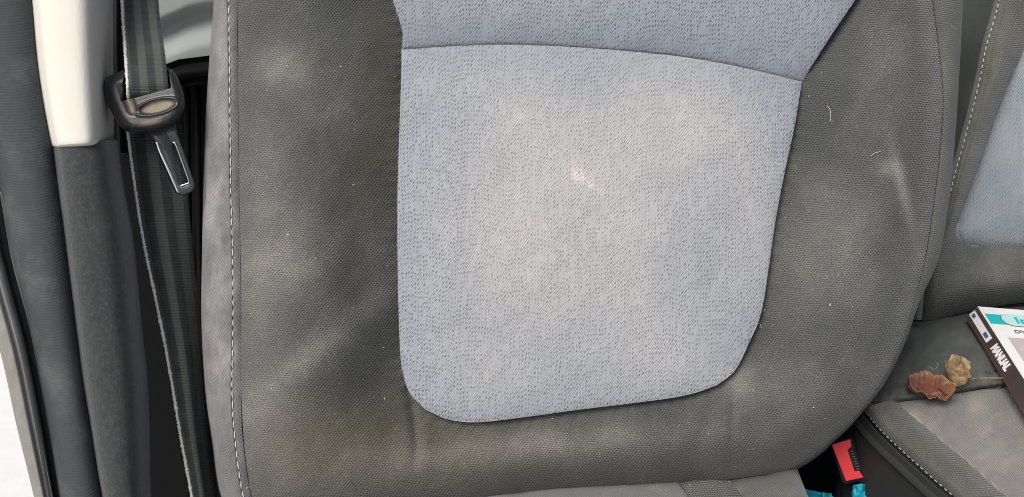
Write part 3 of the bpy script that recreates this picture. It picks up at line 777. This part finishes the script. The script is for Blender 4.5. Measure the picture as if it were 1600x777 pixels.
# latch: rounded plastic frame with the webbing running through it
lt = thing('latch_plate', P(235, 200, .64), None, None); lt.parent = sb; lt.location = Vector(P(235, 200, .64)) - sb.location
outl = np.array([(160, 138), (163, 126), (174, 117), (188, 112), (200, 107), (230, 103), (258, 104), (270, 110), (278, 122), (284, 137), (288, 152), (288, 168), (282, 182), (271, 193), (255, 200), (238, 205), (220, 208), (205, 208), (193, 202), (182, 190), (173, 173), (164, 155), (160, 138)], float)
ol = crl(outl, 241)[:-1]; cc = np.array([226.0, 158.0])
rr_ = np.concatenate([np.linspace(0, .8, 60), np.linspace(.8, 1, 26)[1:], [1.0]])[:, None]
bx = cc[0] + (ol[:, 0] - cc[0]) * rr_; by = cc[1] + (ol[:, 1] - cc[1]) * rr_
ed, _ = line_d(bx, by, [tuple(p) for p in outl])
ed = np.where(rr_ >= .9999, 0, ed)
dome = .0135 * (1 - np.sqrt(np.clip(1 - (1 - np.clip(ed / 15, 0, 1)) ** 2, 0, 1)))
ln = 157 - (bx - 200) * .28                                    # mouth line of the slot
slot = (1 - sstep(ln - 4, ln - .5, by)) * sstep(189, 199, bx + (by - 150) * .12) * (1 - sstep(262, 268, bx - (by - 140) * .12))
rec = np.sqrt((((bx - 245) * .97 - (by - 167) * .24) / 28) ** 2 + (((by - 167) * .97 + (bx - 245) * .24) / 9.5) ** 2)
lip_ = np.exp(-((rec - 1.25) / .16) ** 2)
trough = np.exp(-(((bx - 197) - (by - 150) * .42) / 6) ** 2) * sstep(130, 142, by) * (1 - sstep(172, 184, by))
dd = .6275 + dome + .016 * slot * sstep(2, 9, ed) + .0020 * (1 - sstep(.75, 1.08, rec)) - .0012 * lip_ + .0035 * trough
dd[-1] += .014
V_ = P(bx, by, dd)
o = mesh('plastic_body', V_.reshape(-1, 3), gfaces(len(rr_), 240, True), MAT['latch'], lt, attrs={'dust_shade': np.clip(.95 * (1 - sstep(.7, 1.1, rec)) + .9 * trough + .45 * gauss(bx, by, 236, 192, 22, 5, -10) + .12 * gauss(bx, by, 178, 175, 10, 20, -30), 0, 1)})
# tongue
def tongue_plate(name, outl, hole, d, depth, mat, tilt):
    """plate with one slot: outer and hole loops resampled to the same count and bridged"""
    def loop(p, n):
        p = np.array(p, float); p = np.concatenate([p, p[:1]]); s = np.concatenate([[0], np.cumsum(np.linalg.norm(np.diff(p, axis=0), axis=1))]); t_ = np.linspace(0, s[-1], n, endpoint=False)
        return np.stack([np.interp(t_, s, p[:, 0]), np.interp(t_, s, p[:, 1])], 1)
    N_ = 96; a = loop(outl, N_); b = loop(hole, N_)
    # match angular start
    c0 = b.mean(0); k = np.argmin(np.hypot(*(b - (c0 + (a[0] - c0) * .2)).T)); b = np.roll(b, -k, 0)
    f = lambda p, z_: P(p[:, 0], p[:, 1], d + tilt * (p[:, 1] - 205) + z_)
    sh = lambda p, q: p + (p.mean(0) - p) * q
    R_ = [f(b, depth), f(b, .0004), f(sh(b, -.06), 0), f(sh(a, .03), 0), f(sh(a, .008), .0003), f(a, .0009), f(a, depth)]
    V_ = np.concatenate(R_); F_ = gfaces(7, N_, True) + [(6 * N_ + j, 6 * N_ + (j + 1) % N_, (j + 1) % N_, j) for j in range(N_)]
    o = mesh(name, V_, F_, mat, lt); return o
hole = [(268, 224), (271.5, 222), (275, 225), (285, 253), (296, 282), (296, 286), (283, 291), (281, 287), (273, 253)]
out_ = [(246, 222), (233, 212), (230, 204), (255, 196), (274, 192), (277, 208), (290, 245), (304.5, 288), (303, 296), (297, 301), (286, 305), (279, 304), (276, 300), (262, 262)]
tongue_plate('tongue_cover', out_, hole, .641, .0032, MAT['latch'], .00003)
def rimbar(pts, r, name='metal_rim'):
    V_, F_ = tubes([crl(np.array(pts), 40)], r, 8); return mesh(name, V_, F_, MAT['metal'], lt)
dl = lambda y: .6402 + .00003 * (y - 205)
fr_ = np.array([[(240.5, 221, dl(221) + .0005), (245.5, 222, dl(222) - .0002)], [(246, 238, dl(238) + .0005), (251, 238, dl(238) - .0003)], [(259, 268, dl(268) + .0005), (264.5, 266, dl(266) - .0003)], [(275, 303, dl(303) + .0005), (279.5, 301, dl(301) - .0002)]])
fr_ = cr(fr_, 40); sheet('metal_edge', P(fr_[..., 0], fr_[..., 1], fr_[..., 2]), MAT['metal'], lt, thick=.002)
rimbar([P(x, y, dl(y) + .0004) for x, y in ((269.5, 223.5), (274, 225), (284.5, 253), (295.5, 284))], .0006)
rimbar([P(x, y, dl(y) + .0004) for x, y in ((296, 285.5), (290, 288), (282.5, 290.5))], .0006)

# ------------------------------------------------------------------ buckle
bk = thing('belt_buckle', P(1328, 800, .70), 'black seat belt buckle with a bright red release button between the two seats', 'buckle')
prism('housing', [(1297, 692), (1331, 682.5), (1334, 688), (1354, 747), (1350, 752.5), (1320, 758), (1315.5, 753)],   .700, .04, MAT['black'], bk, bevel=.0022, round_=5)
prism('red_button', [(1299.5, 695), (1329, 686.5), (1330.5, 699), (1324.5, 702.5), (1335.5, 737), (1342, 735), (1350, 746.5), (1322, 752)], .6975, .004, MAT['red'], bk, bevel=.00045, round_=1.6)
for k in range(8):
    q = k / 7; cx_, cy_ = 1331 + 10 * q, 706 + 27 * q
    prism('rib', [(cx_ - 3.2, cy_ - .9), (cx_ + 3.2, cy_ - 1.5), (cx_ + 3.4, cy_ + .2), (cx_ - 3, cy_ + .8)], .6987, .002, MAT['vinyl'], bk, bevel=.0003)
stalk = np.array([P(1330, 740, .775), P(1325, 790, .79), P(1320, 860, .80), P(1310, 960, .82)])
V_, F_ = tubes([crl(stalk, 30)], .011, 12); mesh('stalk', V_, F_, MAT['black'], bk)

# crumpled blue plastic below the buckle
Ug, Vg = np.meshgrid(np.linspace(0, 1, 90), np.linspace(0, 1, 50))
bx = 1250 + 120 * Ug; top = np.interp(bx, [1250, 1259, 1275, 1299, 1304, 1320, 1331, 1333, 1340, 1353, 1356, 1370], [772, 765, 768, 772, 783, 790, 784, 758, 757, 757, 768, 786])
by = top + (860 - top) * Vg
dd = np.interp(bx, [1250, 1300, 1330, 1370], [.745, .745, .696, .696]) + .008 * fbm(bx, by, 14, 81, 4) + .012 * (by < 765) * 0
bagW = P(bx, by, dd)
bag = sheet('plastic_bag', bagW, MAT['bluebag'], None, thick=.0008)
tag(bag, 'crumpled bright blue plastic bag stuffed below the red buckle', 'plastic bag')

# ------------------------------------------------------------------ booklet case on the cushion
bkl = thing('booklet', P(1560, 560, .78), 'glossy white and teal booklet with a dark spine lying on the right cushion', 'booklet')
TL = P(1528, 479, .800)
zc = TL[2]
e_sp = Pz(1600, 591.5, zc + .0) - TL; e_sp /= np.linalg.norm(e_sp)          # down along the spine
e_tp = Pz(1600, 490, zc) - TL; e_tp -= e_sp * e_tp.dot(e_sp) * .85; e_tp /= np.linalg.norm(e_tp)
TH = P(1508, 495, .806) - TL
Hh, Wt = .20, .14
def bq(a, b, c): return TL + e_tp * a + e_sp * b + TH * c
def slab(name, a0, a1, b0, b1, c0, c1, mat, parent, rad=0):
    V_ = [bq(a, b, c) for c in (c0, c1) for a, b in ((a0, b0), (a1, b0), (a1, b1), (a0, b1))]
    return mesh(name, V_, [(0, 1, 2, 3), (7, 6, 5, 4), (0, 4, 5, 1), (1, 5, 6, 2), (2, 6, 7, 3), (3, 7, 4, 0)], mat, parent, smooth=False)
slab('pages', .0015, Wt - .001, .001, Hh - .001, .04, .96, MAT['white_paper'], bkl)
cov = slab('cover', .0, Wt, 0, Hh, -.0, .05, MAT['white_paper'], bkl)
slab('back_cover', .0, Wt, 0, Hh, .95, 1.0, MAT['spine_black'], bkl)
spn = slab('spine', -.0006, .0012, .0006, Hh, .02, .98, MAT['spine_black'], bkl)
nrm = np.cross(e_tp, e_sp); nrm /= np.linalg.norm(nrm)
if nrm.dot(CAM - TL) < 0: nrm = -nrm
nsp = np.cross(e_sp, TH); nsp /= np.linalg.norm(nsp)
if nsp.dot(CAM - TL) < 0: nsp = -nsp
def print_poly(name, pts, mat, parent, lift=.0004, onspine=False):
    c = np.mean(pts, 0)
    if onspine: V0 = [bq(-.0006, b, a) + nsp * lift for a, b in pts]; nn = nsp
    else: V0 = [bq(a, b, 0) + nrm * lift for a, b in pts]; nn = nrm
    n_ = len(V0); V_ = V0 + [v - nn * .0003 for v in V0]
    return mesh(name, V_, [tuple(range(n_)), tuple(range(2 * n_ - 1, n_ - 1, -1))] + [(i, i + n_, (i + 1) % n_ + n_, (i + 1) % n_) for i in range(n_)], mat, parent, smooth=False)
print_poly('banner', [(.0016, .013), (Wt - .002, .013), (Wt - .002, .030), (.0016, .030)], MAT['teal'], cov)
ov = [(.014 + .006 * (1 - math.cos(a)), .0215 - .0095 * math.sin(a)) for a in np.linspace(-math.pi / 2, math.pi / 2, 14)][::-1]
ovl = [(.020 - .008 * math.cos(a), .0215 - .0105 * math.sin(a)) for a in np.linspace(-math.pi / 2, math.pi / 2, 16)]
print_poly('badge_outline', ovl + [(.10, .011), (.10, .032)], MAT['ink'], cov, .0007)
ovl2 = [(.020 - .0074 * math.cos(a), .0215 - .0099 * math.sin(a)) for a in np.linspace(-math.pi / 2, math.pi / 2, 16)]
print_poly('badge', ovl2 + [(.0995, .0116), (.0995, .0314)], MAT['pale_teal'], cov, .0010)
print_poly('photo_print', [(.008, .052), (.12, .052), (.12, .15), (.008, .15)], MAT['picture'], cov, .0004)
print_poly('photo_print', [(.022, .046), (.07, .046), (.07, .066), (.028, .066)], MAT['ink'], cov, .0007)
for b0, b1, q0, q1, mt in ((.003, .050, .25, .68, 'white_paper'), (.006, .012, .36, .58, 'ink_blue'), (.038, .046, .36, .58, 'ink_blue')):
    print_poly('spine_label', [(q0, b0), (q1, b0), (q1, b1), (q0, b1)], MAT[mt], spn, .0004 if mt == 'white_paper' else .0008, True)
def text(body, size, pos, ex, ey, mat, parent, name='lettering', bold=.0):
    cu = bpy.data.curves.new(name, 'FONT'); cu.body = body; cu.size = size; cu.extrude = .0001; cu.offset = bold
    tmp = bpy.data.objects.new(name, cu); COL.objects.link(tmp); bpy.context.view_layer.update()
    me = bpy.data.meshes.new_from_object(tmp.evaluated_get(bpy.context.evaluated_depsgraph_get())); bpy.data.objects.remove(tmp); bpy.data.curves.remove(cu)
    me.name = name; me.materials.clear(); me.materials.append(mat); o = bpy.data.objects.new(name, me); link(o, parent)
    ex = ex / np.linalg.norm(ex); ey = ey - ex * ey.dot(ex); ey /= np.linalg.norm(ey); ez = np.cross(ex, ey)
    Mx = Matrix(((ex[0], ey[0], ez[0], pos[0]), (ex[1], ey[1], ez[1], pos[1]), (ex[2], ey[2], ez[2], pos[2]), (0, 0, 0, 1)))
    o.matrix_local = Matrix.Translation(-Vector(origin(parent))) @ Mx
    return o
text('Innyl', .015, bq(.022, .0275, 0) + nrm * .0013, e_tp, -e_sp, MAT['teal'], cov, bold=.0003)
text('DYNALIC', .007, bq(.016, .0435, 0) + nrm * .0006, e_tp, -e_sp, MAT['ink'], cov, bold=.0001)
text('MANUAL', .0085, bq(-.0006, .060, .62) + nsp * .0005, e_sp, -TH, MAT['white_paper'], spn, bold=.0006)

# ------------------------------------------------------------------ dry leaves
def leaf(name, cx, cy, z, Lx, Ly, angd, mat, label, seed, curl=.004, crump=.004, stem=None, tilt=.35, tip=.0):
    u, v = np.meshgrid(np.linspace(-1, 1, 50), np.linspace(-1, 1, 30))
    wdt = (1 - np.abs(u) ** 2.4) ** .6 * (1 - tip * np.clip(u, 0, 1) ** 1.2) * (1 + .11 * np.sin(u * 9 + seed) + .06 * np.sin(u * 27))
    x = u * Lx; y = v * Ly * wdt
    a = R(angd); X_ = x * math.cos(a) - y * math.sin(a); Y_ = x * math.sin(a) + y * math.cos(a)
    base = Pz(cx, cy, z)
    Z_ = tilt * (Y_ + Ly) + curl * (np.abs(v) ** 3) * 1.4 + curl * .6 * u ** 2 + crump * fbm(u * 10, v * 10, 4, seed, 4) - .0018 * np.exp(-(v / .1) ** 2)
    W = base + np.stack([X_, Y_, Z_ + .004], 2)
    o = thing(name, tuple(base), label, 'leaf')
    sheet('blade', W, mat, o, thick=.0003, attrs={'rim': np.clip((np.maximum(np.abs(v), np.abs(u)) ** 6) * 1.1 + .8 * np.exp(-(v / .05) ** 2), 0, 1)})
    if stem: V_, F_ = tubes([crl(np.array(stem), 30)], .0006, 6); mesh('stem', V_, F_, mat, o)
    return o
leaf('dry_leaf', 1450, 627, z1 + .002, .0168, .0112, -12, MAT['leaf_red'], 'curled reddish brown dry leaf at the rear corner of the right seat cushion', 3, .0045, .0036,
     [Pz(1466, 605, z1 + .014), Pz(1480, 617, z1 + .012), Pz(1486, 621, z1 + .008)])
leaf('dry_leaf', 1491, 603, z1 + .006, .0085, .0088, 62, MAT['leaf_tan'], 'small crumpled tan leaf with a long thin stem beside the red one', 8, .006, .008,
     [Pz(1500, 595, z1 + .014), Pz(1520, 592, z1 + .014), Pz(1545, 591, z1 + .013), Pz(1572, 591, z1 + .012)])

# ------------------------------------------------------------------ lint: specks nobody could count, then the hairs one can
def seat_depth(px, py):
    """nearest cloth surface of the front seat at a photo position"""
    dg = bpy.context.evaluated_depsgraph_get()
    o = Vector(CAM); v = Vector(P(px, py, 1.0)) - o; v.normalize()
    hit, loc, nr, *_ = scene.ray_cast(dg, o, v)
    return (np.array(loc), np.array(nr)) if hit else (None, None)
bpy.context.view_layer.update()
V_ = []; F_ = []; base = 0; n = 0
while n < 170:
    px = random.uniform(330, 1500); py = random.uniform(2, 770)
    if random.random() < .45:
        q_ = (O if random.random() < .4 else I)[random.randrange(60, NS - 60)]; px = q_[0] + random.gauss(0, 5); py = q_[1] + random.gauss(0, 5)
    if 660 < px < 1150 and py < 600 and random.random() < .75: continue
    p, nr = seat_depth(px, py)
    if p is None or np.linalg.norm(p - CAM) > .95: continue
    r_ = .00018 + .00035 * random.random() ** 3; ax = rng.standard_normal(3) * .5 + 1
    for s in range(1):
        ang = np.linspace(0, TAU, 6, endpoint=False)
        c = p + (CAM - p) * .0006
        ringv = [c + RT * math.cos(a) * r_ * ax[0] + UP * math.sin(a) * r_ * ax[1] for a in ang] + [c - FWD * r_ * .8]
        V_ += ringv; F_ += [(base + k, base + (k + 1) % 6, base + 6) for k in range(6)]; base += 7
    n += 1
lint = mesh('lint', V_, F_, MAT['lint'], smooth=True)
tag(lint, 'tiny pale lint specks scattered over the dark seat cloth', 'lint', kind='stuff')
hairs = [([(1293, 166), (1297, 172), (1298, 182), (1297, 191)], 'short upright pale hair on the right bolster near the panel corner'),
         ([(1361, 244), (1366, 240), (1372, 238), (1377, 236)], 'small slanting pale fibre in the middle of the right bolster'),
         ([(1452, 572), (1456, 576), (1461, 577), (1464, 573), (1465, 566)], 'curled white hair on the dark cushion rear above the red leaf'),
         ([(1487, 40), (1492, 46), (1494, 44)], 'tiny white fibre at the top right edge of the big seat'),
         ([(1180, 508), (1187, 506), (1190, 513)], 'tiny hooked fibre beside the lower right of the centre panel')]
for pts, lab in hairs:
    q = []
    for x, y in pts:
        p, nr = seat_depth(x, y)
        if p is None: p = P(x, y, .62)
        q.append(p + (CAM - p) * .0012)
    V_, F_ = tubes([crl(np.array(q), 20)], .00022, 5)
    h_ = mesh('hair', V_, F_, MAT['lint']); tag(h_, lab, 'hair', 'stray hairs on the seats')
